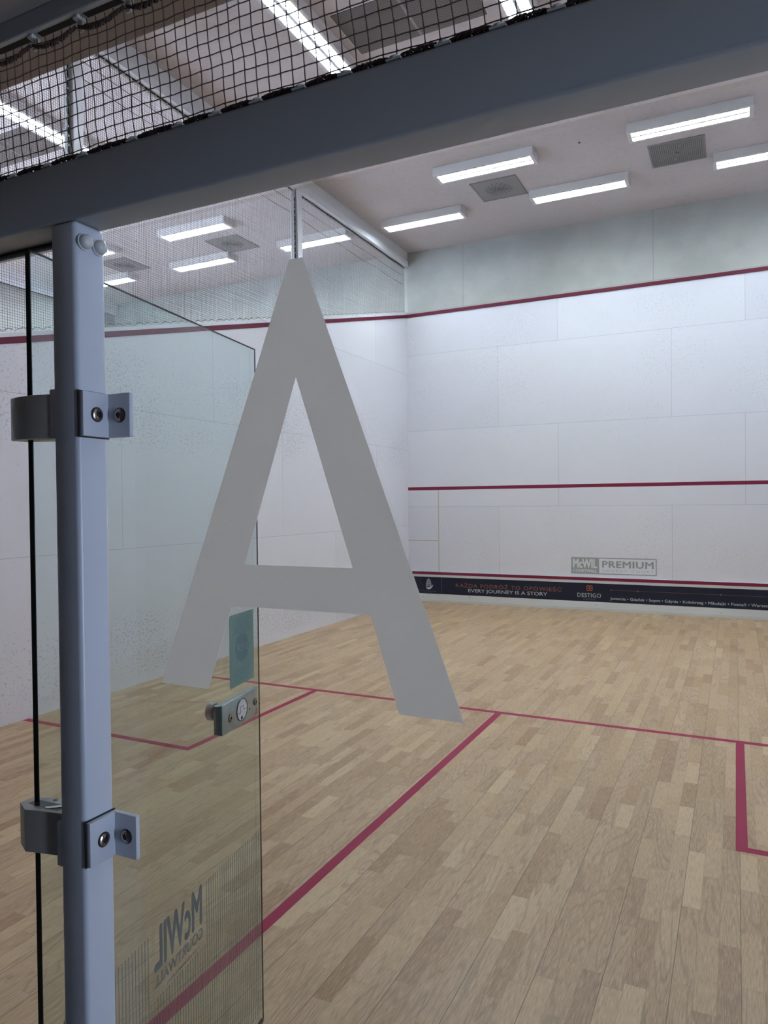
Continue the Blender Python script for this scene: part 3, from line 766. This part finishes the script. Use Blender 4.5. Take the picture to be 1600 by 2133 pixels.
# which local side faces the camera?  n = (0.9857,0.1685) in world is local -y
es = B(); xx = .930
cut0, cut1, zc0, zc1 = .335, .582, .445, .66
k = 0
while True:
    xx = .905 - k*.0118; k += 1
    if xx < .03: break
    if cut0 < xx < cut1: es.box((xx-.0011, -.0004, .05), (xx+.0011, -.0001, zc0))
    else: es.box((xx-.0011, -.0004, .05), (xx+.0011, -.0001, .607))
es.build('etched_stripes', MT['etch_line'], door)
def dt(name, body, mat, x_hi, x_lo, z0, z1, par=door, off=-.0002, **kw):
    # mirrored lettering: read correctly from inside, so it runs from x_hi towards x_lo on the camera side
    return text_mesh(name, body, mat, par, x_hi-x_lo, z1-z0, (x_hi, off, z0), ex=(-1, 0, 0), ey=(0, 0, 1), thick=-.0003, **kw)
dt('etched_logo', 'McWIL', MT['etch'], .563, .350, .508, .612, bold=.035)
dt('etched_logo', 'COURTWALL', MT['etch'], .565, .350, .472, .500, bold=.02)
dt('etched_logo', 'www.courtwall.com', MT['etch'], .555, .400, .452, .462)
st = B().box((.728, -.0009, 1.077), (.876, -.0002, 1.284)).build('notice_sticker', MT['sticker'], door)
dl = B(); dl.lathe([(.043, 0), (.043, .0004)], (.802, -.0009, 1.183), (0, -1, 0), 8); dl.build('stop_sign_print', MT['sticker_d'], st)
dt('lettering', 'STOP', MT['sticker_l'], .834, .770, 1.172, 1.194, st, -.0014, bold=.02)
tl = B()
for k in range(7): tl.box((.745+.006*(k % 2), -.0012, 1.268-k*.0068), (.862-.008*(k % 3), -.0009, 1.2705-k*.0068))
for k in range(6): tl.box((.75+.010*(k % 2), -.0012, 1.122-k*.0068), (.86-.008*(k % 3), -.0009, 1.1245-k*.0068))
tl.build('text_lines', MT['sticker_d'], st)

LF = -.010
lk = B().box((.664, LF, .965), (.880, 0.0, 1.048)).build('lock_case', MT['steel'], door, bevel=.002, seg=2)
B().box((.664, 0, .967), (.880, TH+.006, 1.046)).build('lock_core', MT['alu_d'], door)
B().lathe([(.0325, 0), (.0325, .0015), (.030, .0016), (.030, .0019)], (.777, LF, 1.008), (0, -1, 0), 40).build('dial', MT['dial'], lk, smooth=True)
rg = B(); n = 40; rg.tube([(.777+.0315*math.cos(2*PI*i/n), LF-.0018, 1.008+.0315*math.sin(2*PI*i/n)) for i in range(n+1)], .0013, 5); rg.build('dial_ring', MT['ink'], lk)
sy = B(); P_ = [(.750, 1.001), (.766, 1.001), (.766, 1.018), (.785, 1.018), (.785, 1.006), (.805, 1.006)]
for a, b_ in zip(P_[:-1], P_[1:]): sy.box((min(a[0], b_[0])-.0007, LF-.0023, min(a[1], b_[1])-.0007), (max(a[0], b_[0])+.0007, LF-.0018, max(a[1], b_[1])+.0007))
sy.build('dial_symbol', MT['ink'], lk)
B().lathe([(.0055, 0), (.0055, .0004)], (.774, LF-.0019, .985), (0, -1, 0), 10).build('dial_mark', MT['ink'], lk)
screw(lk, (.709, LF, 1.003), (0, -1, 0), .010, .003); screw(lk, (.864, LF, 1.007), (0, -1, 0), .010, .003)
B().lathe([(.0032, 0), (.0032, .0006)], (.826, LF, .996), (0, -1, 0), 14).build('key_pin_hole', MT['ink'], lk)
B().lathe([(.010, 0), (.011, .010), (.023, .013), (.025, .016), (.025, .030), (.022, .033), (.010, .034)], (.695, TH+.006, 1.022), (0, 1, 0), 36).build('door_knob', MT['alu'], door, smooth=True)

# hinges (fixed to the post, hold the hinge edge of the door)
DW = Matrix.LocRotScale(door.location, door.rotation_euler, None).inverted()
def hinge(z, label, rounded):
    h2 = .039
    if rounded:
        out = [(-.052 + .122*i/12, -.012*math.sin(PI*i/12)**.8 - .001) for i in range(13)] + [(.070, .045), (.012, .055), (-.052, .032)]
    else:
        out = [(-.052, .004), (-.016, -.014), (.070, .004), (.070, .045), (.030, .060), (-.052, .032)]
    t = B().prism(out, -h2, h2).build('hinge', MT['alu_d'], door, bevel=.0015, seg=2)
    t.matrix_parent_inverse = DW; t.location = (3.63, -.07, z); t['label'] = label
    B().prism([(-.035, .008), (.045, .006), (.055, .030), (-.030, .026)], h2-.001, h2+.0004).build('inner_recess', MT['black'], t)
    B().prism([(.012, .006), (.022, .004), (.060, .034), (.050, .038)], h2, h2+.002).build('top_bar', MT['alu'], t)
    for (cx, cy) in ((.036, .020), (.000, .040)):
        B().lathe([(.005, 0), (.004, .0012)], (cx, cy, h2+.0004), (0, 0, 1), 16).build('pivot_screw', MT['screw'], t)
    B().box((.058, -.006, -.052 if not rounded else -.041), (.0705, .050, .028 if not rounded else .047)).build('mounting_plate', MT['steel_paint'], t, bevel=.001, seg=1)
hinge(1.7605, 'upper rounded metal hinge', True)
hinge(1.0070, 'lower angular metal hinge', False)
